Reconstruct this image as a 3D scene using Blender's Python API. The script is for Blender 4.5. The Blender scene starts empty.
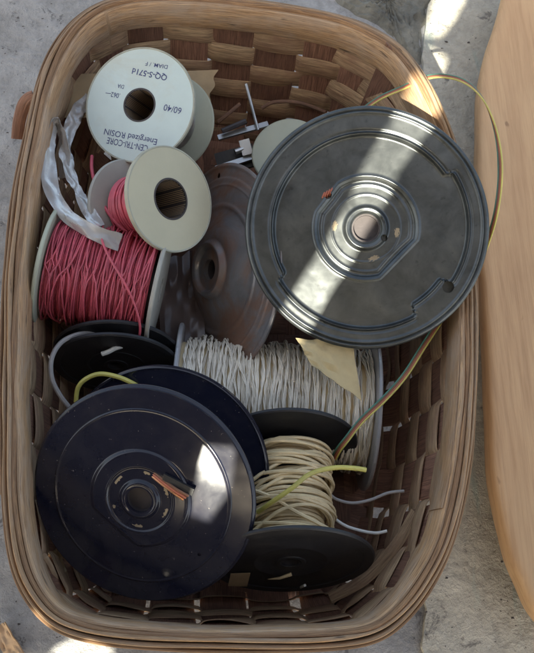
import bpy, bmesh, math, random
import numpy as np
from mathutils import Vector, Matrix
random.seed(7); RNG = np.random.default_rng(7)
R_ = math.radians
CM = 0.01
scene = bpy.context.scene
COL = scene.collection

# ------------------------------------------------------------------ camera (all lengths in cm, scaled by CM at the end)
F = 900.0                                   # focal length in photo pixels (photo 534 x 653)
dn = Vector((-(267-190)/F, -(653-326.5)/F, -1)).normalized()   # straight down, seen by the camera
zc = -dn
yc = (Vector((0,1,0)) - zc*Vector((0,1,0)).dot(zc)).normalized()
xc = yc.cross(zc)
RM = Matrix((xc, yc, zc))                   # camera -> world
CAM = (RM @ Vector((0,0,1))) * 60.0
def at(px, py, z):
    d = RM @ Vector(((px-267)/F, -(py-326.5)/F, -1))
    return CAM + d*((z-CAM.z)/d.z)
def depth(p): return -(RM.transposed() @ (Vector(p)-CAM)).z
def cmpx(p): return depth(p)/F              # cm per photo pixel at that point
def ncam(x, y, z): return (RM @ Vector((x,y,z))).normalized()
camd = bpy.data.cameras.new('camera'); cam = bpy.data.objects.new('camera', camd); COL.objects.link(cam)
cam.matrix_world = Matrix.Translation(CAM*CM) @ RM.to_4x4()
camd.sensor_fit = 'VERTICAL'; camd.sensor_height = 24; camd.lens = 24*F/653
camd.clip_start = 0.02; camd.clip_end = 200
camd.dof.use_dof = False
scene.camera = cam

# ------------------------------------------------------------------ materials
def newmat(name):
    m = bpy.data.materials.new(name); m.use_nodes = True
    nt = m.node_tree; b = nt.nodes['Principled BSDF']
    return m, nt, b
def N(nt, t, **kw):
    n = nt.nodes.new(t)
    for k, v in kw.items():
        if hasattr(n, k): setattr(n, k, v)
        else: n.inputs[k].default_value = v
    return n
def ramp(nt, src, stops):
    r = nt.nodes.new('ShaderNodeValToRGB'); e = r.color_ramp.elements
    while len(e) < len(stops): e.new(0.5)
    for i, (p, c) in enumerate(stops):
        e[i].position = p; e[i].color = (c, c, c, 1) if isinstance(c, (int, float)) else (*c, 1)
    nt.links.new(src, r.inputs[0]); return r.outputs[0]
def mix(nt, fac, a, b, mode='MIX'):
    m = nt.nodes.new('ShaderNodeMix'); m.data_type = 'RGBA'; m.blend_type = mode
    for s, v in ((0, fac), (6, a), (7, b)):
        if isinstance(v, bpy.types.NodeSocket): nt.links.new(v, m.inputs[s])
        elif s == 0: m.inputs[0].default_value = v
        else: m.inputs[s].default_value = (*v, 1)
    return m.outputs[2]
def noise(nt, vec, scale, detail=4, rough=.6, dist=0):
    n = N(nt, 'ShaderNodeTexNoise'); n.inputs['Scale'].default_value = scale
    n.inputs['Detail'].default_value = detail; n.inputs['Roughness'].default_value = rough; n.inputs['Distortion'].default_value = dist
    if vec is not None: nt.links.new(vec, n.inputs['Vector'])
    return n.outputs['Fac']
def coords(nt, kind='Object', scale=(1,1,1), rnd=False, rot=(0,0,0)):
    tc = nt.nodes.new('ShaderNodeTexCoord'); mp = nt.nodes.new('ShaderNodeMapping')
    mp.inputs['Scale'].default_value = scale; mp.inputs['Rotation'].default_value = rot
    src = tc.outputs[kind]
    if rnd:
        oi = nt.nodes.new('ShaderNodeObjectInfo'); mu = nt.nodes.new('ShaderNodeVectorMath'); mu.operation = 'MULTIPLY_ADD'
        mu.inputs[1].default_value = (37, 53, 71)
        nt.links.new(oi.outputs['Random'], mu.inputs[0]); nt.links.new(src, mu.inputs[2]); src = mu.outputs[0]
    nt.links.new(src, mp.inputs['Vector']); return mp.outputs[0]
def bump(nt, b, h, strength=.3, dist=.001):
    n = nt.nodes.new('ShaderNodeBump'); n.inputs['Strength'].default_value = strength; n.inputs['Distance'].default_value = dist
    nt.links.new(h, n.inputs['Height']); nt.links.new(n.outputs[0], b.inputs['Normal'])
def plain(name, col, rough=.5, metal=0, var=.25, scale=60, bmp=.15, bscale=400, dirt=None, dirtamt=.35, coat=0, trans=0):
    m, nt, b = newmat(name)
    v = coords(nt, rnd=True)
    n1 = noise(nt, v, scale, 5)
    c = mix(nt, ramp(nt, n1, [(.3, 0), (.7, 1)]), tuple(x*(1-var) for x in col), tuple(min(1, x*(1+var)) for x in col))
    if dirt:
        n2 = noise(nt, v, scale*.6, 7, .7, .6)
        c = mix(nt, ramp(nt, n2, [(.5, 0), (.72, dirtamt)]), c, dirt)
    nt.links.new(c, b.inputs['Base Color'])
    r = nt.nodes.new('ShaderNodeMapRange'); nt.links.new(n1, r.inputs[0])
    r.inputs[3].default_value = rough*.8; r.inputs[4].default_value = min(1, rough*1.25); nt.links.new(r.outputs[0], b.inputs['Roughness'])
    b.inputs['Metallic'].default_value = metal; b.inputs['Coat Weight'].default_value = coat
    b.inputs['Coat Roughness'].default_value = .12
    b.inputs['Transmission Weight'].default_value = trans
    if bmp: bump(nt, b, noise(nt, v, bscale, 3), bmp, .0006)
    return m
def splint(name, dark, light, stain, stainamt=.6, knots=.5):
    # wood splint: uv in metres along / across
    m, nt, b = newmat(name)
    v = coords(nt, 'UV', (14, 520, 1), rnd=True)
    g = noise(nt, v, 1, 6, .65, .3)
    v2 = coords(nt, 'UV', (60, 1800, 1), rnd=True)
    g2 = noise(nt, v2, 1, 3, .6)
    c = mix(nt, ramp(nt, g, [(.3, 0), (.72, 1)]), dark, light)
    c = mix(nt, ramp(nt, g2, [(.38, .75), (.55, 0)]), c, tuple(x*.40 for x in dark))
    v3 = coords(nt, 'UV', (26, 70, 1), rnd=True)
    s = noise(nt, v3, 1, 5, .7, .5)
    c = mix(nt, ramp(nt, s, [(.42, 0), (.66, stainamt)]), c, stain)
    v4 = coords(nt, 'UV', (34, 170, 1), rnd=True)
    k = noise(nt, v4, 1, 3, .55)
    c = mix(nt, ramp(nt, k, [(.66, 0), (.72, knots)]), c, (.05, .028, .02))
    oi = nt.nodes.new('ShaderNodeObjectInfo')
    c = mix(nt, 1.0, c, ramp(nt, oi.outputs['Random'], [(0, .68), (1, 1.12)]), 'MULTIPLY')
    nt.links.new(c, b.inputs['Base Color'])
    b.inputs['Roughness'].default_value = .55
    a = nt.nodes.new('ShaderNodeMath'); a.operation = 'ADD'; nt.links.new(g, a.inputs[0]); nt.links.new(g2, a.inputs[1])
    bump(nt, b, a.outputs[0], .6, .0012)
    return m
M = {}
M['hoop'] = splint('hoop_wood', (.40,.22,.11), (.66,.43,.24), (.46,.36,.28), .6, .8)
M['hoop_out'] = splint('outer_hoop_wood', (.28,.145,.07), (.54,.32,.165), (.20,.11,.065), .6, .6)
M['weaver'] = splint('weaver_wood', (.46,.29,.165), (.76,.55,.34), (.33,.18,.12), .7, .4)
M['stake'] = splint('stake_wood', (.30,.15,.10), (.50,.27,.18), (.20,.10,.075), .6, .2)
def steel_flange():
    m, nt, b = newmat('dusty_dark_steel')
    v = coords(nt)
    n1 = noise(nt, v, 45, 6, .65, .4); n2 = noise(nt, v, 160, 4, .6)
    c = mix(nt, ramp(nt, n1, [(.3, 0), (.72, 1)]), (.058,.064,.066), (.122,.130,.130))
    c = mix(nt, ramp(nt, n2, [(.62, 0), (.74, .5)]), c, (.03,.03,.035))
    nt.links.new(c, b.inputs['Base Color'])
    b.inputs['Metallic'].default_value = .8
    nt.links.new(ramp(nt, n1, [(.25, .31), (.75, .38)]), b.inputs['Roughness'])
    bump(nt, b, noise(nt, v, 22, 3), .35, .003)
    return m
M['steel'] = steel_flange()
def gloss_black():
    m, nt, b = newmat('glossy_black_enamel')
    v = coords(nt)
    n1 = noise(nt, v, 60, 6, .65, .4); n2 = noise(nt, v, 420, 3, .6)
    c = mix(nt, ramp(nt, n1, [(.45, 0), (.8, .5)]), (.010,.011,.022), (.03,.028,.035))
    c = mix(nt, ramp(nt, n2, [(.70, 0), (.73, .6)]), c, (.25,.22,.2))
    nt.links.new(c, b.inputs['Base Color'])
    b.inputs['Metallic'].default_value = 0
    b.inputs['Specular IOR Level'].default_value = .5
    nt.links.new(ramp(nt, n1, [(.3, .13), (.8, .20)]), b.inputs['Roughness'])
    bump(nt, b, noise(nt, v, 16, 2), .22, .004)
    return m
M['gloss'] = gloss_black()
def rusty():
    m, nt, b = newmat('blue_grey_rusty_steel')
    v = coords(nt)
    n1 = noise(nt, v, 28, 6, .65, .6); n2 = noise(nt, v, 14, 6, .7, 1.0)
    c = mix(nt, ramp(nt, n1, [(.3, 0), (.7, 1)]), (.14,.14,.15), (.26,.255,.26))
    c = mix(nt, ramp(nt, n2, [(.42, 0), (.58, .85)]), c, (.23,.12,.075))
    nt.links.new(c, b.inputs['Base Color'])
    b.inputs['Metallic'].default_value = .3
    nt.links.new(ramp(nt, n2, [(.4, .30), (.65, .62)]), b.inputs['Roughness'])
    bump(nt, b, n1, .3, .002)
    return m
M['rusty'] = rusty()
M['worn'] = plain('worn_brass_patch', (.27,.215,.14), .5, .3)
M['black'] = plain('black_plastic', (.013,.013,.016), .5, 0, .3, 80, .15, 500, (.05,.045,.04), .4)
M['bore'] = plain('dark_bore_metal', (.06,.05,.05), .6, .3)
M['label'] = plain('white_paper_label', (.50,.59,.57), .55, 0, .05, 30, .05, 600, (.47,.45,.35), .5)
M['cream'] = plain('cream_plastic', (.46,.43,.31), .5, 0, .05, 30, .05, 600, (.42,.38,.28), .4)
M['cream_edge'] = plain('aged_edge', (.33,.33,.27), .6, 0, .2, 60)
M['pale'] = plain('pale_green_grey_plastic', (.40,.42,.33), .5, 0, .08, 30, .05, 600, (.32,.30,.24), .3)
M['greyplastic'] = plain('aged_grey_plastic', (.36,.35,.31), .5, 0, .1, 30)
M['ink'] = plain('dark_print_ink', (.05,.06,.16), .6, 0, .1, 60, 0)
M['red'] = plain('red_wire_insulation', (.52,.085,.12), .42, 0, .2, 90, .1)
M['white_wire'] = plain('white_wire_insulation', (.84,.78,.67), .45, 0, .12, 70, .1, 400, (.35,.27,.2), .5)
M['cream_wire'] = plain('cream_wire_insulation', (.72,.57,.34), .45, 0, .12, 70, .1, 400, (.33,.24,.15), .5)
M['grey_wire'] = plain('grey_wire_insulation', (.30,.28,.27), .45, 0, .1, 70)
M['green'] = plain('green_wire_insulation', (.07,.22,.16), .4, 0, .15, 70)
M['orange'] = plain('orange_wire_insulation', (.42,.13,.08), .4, 0, .15, 70)
M['brownw'] = plain('brown_wire_insulation', (.20,.09,.05), .4, 0, .15, 70)
M['yellow'] = plain('yellow_wire_insulation', (.52,.46,.12), .4, 0, .15, 70)
M['darkwire'] = plain('dark_wire_insulation', (.05,.045,.05), .5, 0, .2, 70)
M['copper'] = plain('tinned_copper', (.6,.3,.16), .35, .8, .15, 70)
M['tape'] = plain('masking_tape', (.50,.40,.22), .75, 0, .12, 60, .3, 300, (.36,.26,.14), .5)
M['card'] = plain('tan_cardboard', (.36,.26,.15), .8, 0, .15, 50, .3, 300)
M['strap'] = plain('grey_cloth_strap', (.46,.44,.42), .35, 0, .12, 80, .3, 200, trans=.35)
M['chrome'] = plain('dull_chrome', (.45,.45,.44), .3, .9, .2, 60)
M['whitebit'] = plain('white_nylon', (.65,.64,.6), .5, 0, .08, 60)
M['twig'] = plain('brown_twig', (.16,.085,.055), .8, 0, .3, 60, .5)
M['chip'] = plain('pale_wood_chip', (.45,.30,.18), .8, 0, .25, 60, .5)
def foil(name, col):
    m, nt, b = newmat(name); b.inputs['Base Color'].default_value = (*col, 1)
    b.inputs['Roughness'].default_value = .3; b.inputs['Specular IOR Level'].default_value = .6
    return m
M['crumple'] = foil('brown_crumpled_film', (.09,.065,.058))
def clear():
    m, nt, b = newmat('cloudy_clear_plastic')
    b.inputs['Base Color'].default_value = (.45,.47,.50,1); b.inputs['Roughness'].default_value = .3
    b.inputs['Transmission Weight'].default_value = .35
    return m
M['clear'] = clear()
def slab_mat():
    m, nt, b = newmat('sawn_orange_wood')
    v = coords(nt, 'Object', (30, 3.0, 30))
    g = noise(nt, v, 1, 6, .62, 1.2)
    v2 = coords(nt, 'Object', (300, 14, 300)); g2 = noise(nt, v2, 1, 4, .6)
    v3 = coords(nt, 'Object', (9, 4, 9)); g3 = noise(nt, v3, 1, 4, .6, .5)
    c = mix(nt, ramp(nt, g, [(.25, 0), (.75, 1)]), (.42,.245,.125), (.58,.37,.20))
    c = mix(nt, ramp(nt, g2, [(.38, .35), (.55, 0)]), c, (.32,.17,.08))
    c = mix(nt, ramp(nt, g3, [(.45, 0), (.75, .45)]), c, (.62,.43,.24))
    v5 = coords(nt, 'Object', (70, 30, 70)); k = noise(nt, v5, 1, 3, .5)
    c = mix(nt, ramp(nt, k, [(.69, 0), (.73, .6)]), c, (.16,.08,.04))
    nt.links.new(c, b.inputs['Base Color']); b.inputs['Roughness'].default_value = .6
    bump(nt, b, g2, .4, .001); return m
M['slab'] = slab_mat()
def concrete(name, a, bcol, spots, stain=None):
    m, nt, b = newmat(name)
    v = coords(nt)
    n1 = noise(nt, v, 18, 7, .7, .4); n2 = noise(nt, v, 90, 5, .7); n3 = noise(nt, v, 40, 5, .75, .8)
    c = mix(nt, ramp(nt, n1, [(.3, 0), (.7, 1)]), a, bcol)
    c = mix(nt, ramp(nt, n2, [(.3, .5), (.55, 0)]), c, tuple(x*.6 for x in a))
    c = mix(nt, ramp(nt, n3, [(.60, 0), (.66, .8)]), c, spots)
    if stain:
        vs = coords(nt, 'Object', (60, 9, 1)); n4 = noise(nt, vs, 1, 4, .6, .3)
        c = mix(nt, ramp(nt, n4, [(.60, 0), (.72, .55)]), c, stain)
    nt.links.new(c, b.inputs['Base Color']); b.inputs['Roughness'].default_value = .9
    a_ = nt.nodes.new('ShaderNodeMath'); a_.operation = 'ADD'; nt.links.new(n1, a_.inputs[0]); nt.links.new(n2, a_.inputs[1])
    bump(nt, b, a_.outputs[0], .7, .004); return m
M['ground'] = concrete('weathered_grey_concrete', (.21,.205,.20), (.36,.355,.35), (.09,.085,.085))
M['pavement'] = concrete('pale_limewashed_concrete', (.34,.32,.27), (.50,.47,.40), (.13,.12,.11), (.20,.30,.28))
M['soil'] = concrete('dark_mossy_soil', (.09,.088,.078), (.25,.24,.20), (.03,.03,.027))
M['sun_blocker'] = plain('dark_sun_blocker', (.05,.045,.045), .9, 0, .2, 10)  # for the added board that blocks the sun, never in view

# ------------------------------------------------------------------ object helpers
MW = {}
def link_obj(name, data): o = bpy.data.objects.new(name, data); COL.objects.link(o); return o
def thing(name, label, cat, mw=None, group=None):
    """mw: placement matrix in cm"""
    mw = mw or Matrix.Identity(4)
    o = link_obj(name, None); o.empty_display_size = .01
    m = mw.copy(); m.translation = m.translation*CM; o.matrix_world = m
    MW[o.name] = mw; o['label'] = label; o['category'] = cat
    if group: o['group'] = group
    return o
def meshobj(name, V, Fc, mat, parent=None, world=False, uv=None, matidx=None, sharp=40, smooth=True, label=None):
    """V in cm.  world=True: V given in world coordinates although the parent is placed."""
    V = np.asarray(V, dtype=float)
    if parent is not None and world:
        inv = np.array(MW[parent.name].inverted()); V = V @ inv[:3,:3].T + inv[:3,3]
    me = bpy.data.meshes.new(name)
    me.from_pydata((V*CM).tolist(), [], Fc if isinstance(Fc, list) else Fc.tolist())
    for m in (mat if isinstance(mat, (list, tuple)) else [mat]): me.materials.append(m)
    if smooth:
        me.polygons.foreach_set('use_smooth', [True]*len(me.polygons))
        if sharp: me.set_sharp_from_angle(angle=R_(sharp))
    if matidx is not None: me.polygons.foreach_set('material_index', matidx)
    if uv is not None:
        l = me.uv_layers.new(name='UVMap'); li = np.zeros(len(me.loops), dtype=int); me.loops.foreach_get('vertex_index', li)
        l.data.foreach_set('uv', (np.asarray(uv)[li]).astype(float).ravel())
    me.update()
    o = link_obj(name, me)
    if parent is not None:
        o.parent = parent
        MW[o.name] = MW[parent.name]
    else: MW[o.name] = Matrix.Identity(4)
    if label: o['label'] = label
    return o
def tag(o, label=None, cat=None, group=None, kind=None):
    for k, v in (('label',label),('category',cat),('group',group),('kind',kind)):
        if v: o[k] = v
    return o
def frame(c, n):
    """matrix with local z = n, local x ~ image right, local y ~ image up"""
    z = Vector(n).normalized(); cx = RM @ Vector((1,0,0)); cy = RM @ Vector((0,1,0))
    x = cx - z*cx.dot(z)
    if x.length < .35:
        y = (cy - z*cy.dot(z)).normalized(); x = y.cross(z)
    x.normalize(); y = z.cross(x)
    m = Matrix((x, y, z)).transposed().to_4x4(); m.translation = Vector(c); return m
def lathe(prof, n=72, closed=True):
    """prof: list of (r,z); returns V,F.  closed: join last to first"""
    a = np.arange(n)*2*math.pi/n; P = np.array(prof, float)
    V = np.stack([P[:,0,None]*np.cos(a), P[:,0,None]*np.sin(a), np.repeat(P[:,1,None], n, 1)], -1).reshape(-1,3)
    k = len(prof); Fc = []
    for i in range(k if closed else k-1):
        j = (i+1) % k
        for t in range(n):
            u = (t+1) % n
            Fc.append((i*n+t, i*n+u, j*n+u, j*n+t))
    return V, Fc
def join(parts):
    V = []; Fc = []; o = 0
    for v, f in parts:
        v = np.asarray(v); V.append(v); Fc += [tuple(i+o for i in q) for q in (f if isinstance(f, list) else f.tolist())]; o += len(v)
    return np.concatenate(V), Fc
def tube(P, r, sides=6, ref=None, caps=True):
    P = np.asarray(P, float); n = len(P)
    T = np.gradient(P, axis=0); T /= np.linalg.norm(T, axis=1)[:,None]+1e-12
    if ref is not None:
        A = np.asarray(ref, float); A = A - T*np.sum(A*T, 1)[:,None]; A /= np.linalg.norm(A, axis=1)[:,None]+1e-9
    else:
        A = np.zeros_like(P); a = np.cross(T[0], (0.3,0.5,0.81)); a /= np.linalg.norm(a); A[0] = a
        for i in range(1, n):
            a = a - T[i]*a.dot(T[i]); a /= np.linalg.norm(a); A[i] = a
    B = np.cross(T, A)
    rr = np.broadcast_to(np.asarray(r, float), (n,))
    th = np.arange(sides)*2*math.pi/sides
    V = (P[:,None,:] + rr[:,None,None]*(np.cos(th)[None,:,None]*A[:,None,:] + np.sin(th)[None,:,None]*B[:,None,:])).reshape(-1,3)
    i = np.arange(n-1)[:,None]*sides; t = np.arange(sides)[None,:]; u = (t+1) % sides
    Fc = np.stack([i+t, i+u, i+sides+u, i+sides+t], -1).reshape(-1,4).tolist()
    if caps: Fc.append(tuple(range(sides))[::-1]); Fc.append(tuple(range((n-1)*sides, n*sides)))
    return V, Fc
def crom(pts, per=12, closed=False):
    P = np.asarray([tuple(p) for p in pts], float); n = len(P); out = []
    rng = range(n) if closed else range(n-1)
    for i in rng:
        if closed: a, b, c, d = P[(i-1)%n], P[i], P[(i+1)%n], P[(i+2)%n]
        else: a, b, c, d = P[max(i-1,0)], P[i], P[i+1], P[min(i+2,n-1)]
        for t in np.arange(per)/per:
            out.append(.5*((2*b)+(-a+c)*t+(2*a-5*b+4*c-d)*t*t+(-a+3*b-3*c+d)*t**3))
    if not closed: out.append(P[-1])
    return np.array(out)
def resample(P, n, closed=False):
    Q = np.vstack([P, P[:1]]) if closed else P
    s = np.concatenate([[0], np.cumsum(np.linalg.norm(np.diff(Q, axis=0), axis=1))])
    u = np.linspace(0, s[-1], n+1)[:-1] if closed else np.linspace(0, s[-1], n)
    return np.stack([np.interp(u, s, Q[:,k]) for k in range(Q.shape[1])], 1), s[-1]
def strip(C, Wd, Nn, w, t, closed=False, u0=0):
    """flat splint with rounded edges. C centres, Wd width dirs, Nn normals (unit)"""
    C = np.asarray(C, float); n = len(C); w = np.broadcast_to(w, (n,)); t = np.broadcast_to(t, (n,))
    e = np.minimum(t*.45, w*.3)
    sec = [(w/2, t*.0+.18*t), (w/2-e, t/2), (-w/2+e, t/2), (-w/2, .18*t), (-w/2, -.18*t), (-w/2+e, -t/2), (w/2-e, -t/2), (w/2, -.18*t)]
    V = np.stack([C + a[:,None]*Wd + b[:,None]*Nn for a, b in sec], 1).reshape(-1,3)
    s = np.concatenate([[0], np.cumsum(np.linalg.norm(np.diff(C, axis=0), axis=1))])
    uv = np.stack([np.stack([(s+u0)*CM, a*CM + (0 if i < 4 else .5)], 1) for i, (a, b) in enumerate(sec)], 1).reshape(-1,2)
    k = 8; Fc = []
    for i in range(n if closed else n-1):
        j = (i+1) % n
        for q in range(k):
            p = (q+1) % k; Fc.append((i*k+q, i*k+p, j*k+p, j*k+q))
    if not closed: Fc.append(tuple(range(k))[::-1]); Fc.append(tuple(range((n-1)*k, n*k)))
    return V, Fc, uv
def smooth_noise(n, step, amp, seed, closed=False):
    r = np.random.default_rng(seed); m = max(4, int(n/step)); k = r.normal(0, amp, m)
    if closed: k[-1] = k[0]
    x = np.linspace(0, m-1, n); i = np.clip(x.astype(int), 0, m-2); f = x-i; f = f*f*(3-2*f)
    return k[i]*(1-f)+k[i+1]*f

# ------------------------------------------------------------------ setting
GZ = -15.0
def ground():
    g = 40; V = []; Fc = []
    V = [(-1500,-1500,GZ),(1500,-1500,GZ),(1500,1500,GZ),(-1500,1500,GZ)]; Fc = [(0,1,2,3)]
    tag(meshobj('ground', V, Fc, M['ground'], smooth=False), kind='structure', label='weathered grey mottled concrete ground')
    # pale slab right of a joint
    edge = []
    a = at(424, -60, GZ); b = at(424, 720, GZ); d = (b-a)
    n = 260; e = smooth_noise(n, 3, .10, 3)+smooth_noise(n, 12, .18, 4)
    a2 = a - d*4; b2 = b + d*4
    pts = [(a2.x, a2.y)]+[(a.x+d.x*i/(n-1)+e[i], a.y+d.y*i/(n-1)) for i in range(n)]+[(b2.x, b2.y)]
    V = [(x, y, GZ+.5) for x, y in pts]+[(x, y, GZ-.2) for x, y in pts]+[(1400, a2.y, GZ+.5), (1400, b2.y, GZ+.5)]
    m = len(pts); Fc = [(i, i+1, m+i+1, m+i) for i in range(m-1)]
    far = [(1400, y, GZ+.5) for x, y in pts]; o = len(V); V += far
    Fc += [(i, o+i, o+i+1, i+1) for i in range(m-1)]
    tag(meshobj('pavement', V, Fc, M['pavement'], smooth=False), kind='structure', label='pale concrete slab with teal stains')
    # mossy soil in the joint
    P = [at(x, y, GZ) for x, y in ((325,-30),(345,8),(372,22),(398,46),(414,62),(421,40),(421,-30))]
    C = resample(crom(P, 8, True), 160, True)[0]; nn = smooth_noise(160, 5, .28, 9, True)
    c = C.mean(0); D = C-c; L = np.linalg.norm(D, axis=1)[:,None]; C2 = c + D*(1+nn[:,None]/L)
    rings = []; 
    for k in range(14):
        f = 1-k/14; h = smooth_noise(160, 3, .12, 200+k, True)*(k > 0)+.55*min(1, k/4)
        rings.append(np.column_stack([(c+(C2-c)*f)[:,:2], GZ+.01+h]))
    V = np.vstack(rings); Fc = [(k*160+i, k*160+(i+1)%160, (k+1)*160+(i+1)%160, (k+1)*160+i) for k in range(13) for i in range(160)]
    Fc.append(tuple(13*160+i for i in range(160)))
    tag(meshobj('soil', V, Fc, M['soil']), kind='structure', label='dark mossy soil at the edge of the slab')
ground()

# ------------------------------------------------------------------ basket
OUT = [(95,0),(66,20),(44,52),(30,91),(20,137),(10,185),(3,250),(-2,330),(-3,430),(-1,510),(8,570),(25,606),(51,633),(102,648),(180,654),(270,655),(333,653),(380,645),(409,624),(434,592),(458,543),(474,470),(481,380),(481,300),(477,220),(462,147),(445,103),(424,66),(396,36),(344,11),(270,-3),(190,-12),(130,-10)]
o3 = crom([at(x, y, 0) for x, y in OUT], 20, True)
OC, PER = resample(o3, 960, True)
OC = OC[:, :2]
def smooth_closed(a, k):
    for _ in range(k): a = (np.roll(a, 1, 0)+a*2+np.roll(a, -1, 0))/4
    return a
OC = smooth_closed(OC, 60)
def outline(N_):
    P, L = resample(OC, N_, True)
    T = np.roll(P, -1, 0)-np.roll(P, 1, 0); T /= np.linalg.norm(T, axis=1)[:,None]
    T = smooth_closed(T, max(1, N_//60)); T /= np.linalg.norm(T, axis=1)[:,None]
    area = np.sum(P[:,0]*np.roll(P[:,1],-1)-P[:,1]*np.roll(P[:,0],-1))
    inn = np.column_stack([-T[:,1], T[:,0]])*(1 if area > 0 else -1)
    return P, T, inn
DEP = 14.6
def flare(P):                                # how far the wall leans in at the floor, by side
    return 2.6 + .0*P[:,0]
def wall(N_, s, off=0):
    """points on the wall at depth fraction s (array or number); off = offset inwards along wall normal"""
    P, T, inn = outline(N_)
    s = np.broadcast_to(s, (N_,)).astype(float); off = np.broadcast_to(off, (N_,)).astype(float)
    d = .9 + flare(P)*(s**1.25) + np.where(s > .88, (s-.88)*9, 0)
    z = -DEP*s
    slope = flare(P)/DEP
    g = at(438, 84, 0); hz = 2.3*np.exp(-((P[:,0]-g.x)**2+(P[:,1]-g.y)**2)/(2*3.6**2))*(1-s)
    g = at(478, 292, 0); hz = hz-1.2*np.exp(-((P[:,0]-g.x)**2+(P[:,1]-g.y)**2)/(2*5.0**2))*(1-s)   # the rim undulates: up at this corner, down beside the reel
    z = z + hz; P = P + (np.array([CAM.x, CAM.y])-P)*(hz/CAM.z)[:,None]
    C = np.column_stack([P + inn*(d+off)[:,None], z + off*slope])
    dn_ = np.column_stack([inn*slope[:,None], -np.ones(N_)]); dn_ /= np.linalg.norm(dn_, axis=1)[:,None]
    nr = np.column_stack([inn, slope]); nr /= np.linalg.norm(nr, axis=1)[:,None]
    return C, np.column_stack([T, np.zeros(N_)]), nr, dn_
bc = Vector((*OC.mean(0), GZ+.2))
basket = thing('basket', 'large rounded rectangular basket of woven brown wood splints with a light bent rim', 'basket', Matrix.Translation(bc))
def hoop(name, off, s0, s1, thick, mat, seed, lab=None):
    n = 480
    sc = (s0+s1)/2
    wob = smooth_noise(n, 12, .07, seed, True); wob2 = smooth_noise(n, 16, .04, seed+1, True)
    C, T, nr, dn_ = wall(n, sc, off+wob2)
    C = C + dn_*wob[:,None]
    V, Fc, uv = strip(C, dn_, nr, (s1-s0)*DEP*1.0+smooth_noise(n, 20, .05, seed+2, True), thick, True)
    return meshobj(name, V, Fc, mat, basket, True, uv, label=lab)
NST = 38
_P, _T, _i = outline(480)
def _near(px, py, z=-1): q = at(px, py, z); return int(np.argmin(np.hypot(_P[:,0]-q.x, _P[:,1]-q.y)))
def hoop_piece(name, ia, ib, off, s0, s1, thick, mat, lab):
    C, T, nr, dn_ = wall(480, (s0+s1)/2, off); step = 1 if (ib-ia) % 480 < 240 else -1; idx = []; i = ia
    while i != ib: idx.append(i); i = (i+step) % 480
    V, Fc, uv = strip(C[idx], dn_[idx], nr[idx], (s1-s0)*DEP, thick, False, 77)
    meshobj(name, V, Fc, M[mat], basket, True, uv, label=lab)
hoop_piece('hoop_end', _near(465,300), _near(462,522), .66, .012, .150, .16, 'hoop', 'overlapping cut end of the inner hoop at the lower right')
hoop_piece('hoop_end', _near(30,240), _near(12,500), -.86, .03, .11, .16, 'hoop', 'overlapping cut end of the outer hoop at the left')
hoop('inner_hoop', .42, .005, .165, .36, M['hoop'], 11)
hoop('rim_reed', .12, -.012, .03, .30, M['hoop_out'], 15)
hoop('rim_reed', -.14, -.02, .03, .26, M['hoop'], 21)
hoop('outer_hoop', -.40, -.006, .16, .26, M['hoop'], 31)
hoop('outer_hoop', -.68, .012, .13, .24, M['hoop_out'], 41)
# stakes
NN = NST*20
PROF = [(s, wall(NN, s, 0)) for s in np.linspace(0.02, .985, 22)]
for i in range(NST):
    idx = i*20
    C = np.array([p[1][0][idx] for p in PROF]); T = np.array([p[1][1][idx] for p in PROF]); nr = np.array([p[1][2][idx] for p in PROF])
    # continue under the floor
    T0 = T[0]; lean = RNG.normal(0, .05)
    C = C + T*(np.linspace(0, 1, len(C))*lean*DEP*.35)[:,None]
    inw = np.array([nr[-1][0], nr[-1][1], 0]); inw /= np.linalg.norm(inw)
    tail = [C[-1]+inw*q+np.array([0,0,-.12]) for q in (1.0, 2.5, 4.5)]
    C = np.vstack([C, tail]); T = np.vstack([T, T[-1:].repeat(3, 0)]); nr = np.vstack([nr, [[0,0,1]]*3])
    sp = [np.linalg.norm(p[1][0][(idx+10)%NN]-p[1][0][idx-10]) for p in PROF]; wv = np.maximum(1.3, np.array(sp+[sp[-1]]*3)*(.90+RNG.normal(0,.03)))
    V, Fc, uv = strip(C, T, nr, wv, .10, u0=RNG.uniform(0, 50))
    meshobj('stake', V, Fc, M['stake'], basket, True, uv)
# weavers
rows = [(.175,.295),(.30,.418),(.424,.545),(.552,.67),(.677,.79),(.797,.90),(.905,.985)]
for k, (s0, s1) in enumerate(rows):
    n = NST*20
    u = np.arange(n)/20.0
    ph = np.cos(math.pi*(u+k))
    ph = np.sign(ph)*np.abs(ph)**.42
    off = .19*ph*(1+smooth_noise(n, 26, .28, 50+k, True)) + .02
    ws = smooth_noise(n, 25, .006, 70+k, True)
    C, T, nr, dn_ = wall(n, (s0+s1)/2+ws, off)
    wd = (s1-s0)*DEP*(1.02+.08*np.abs(ph))+smooth_noise(n, 20, .10, 90+k, True)
    # twist of the splint a little
    tw = smooth_noise(n, 18, .07, 120+k, True)[:,None]
    W2 = dn_*np.cos(tw)+nr*np.sin(tw); N2 = nr*np.cos(tw)-dn_*np.sin(tw)
    V, Fc, uv = strip(C, W2, N2, wd, .085, True)
    meshobj('weaver', V, Fc, M['weaver'], basket, True, uv)
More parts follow.
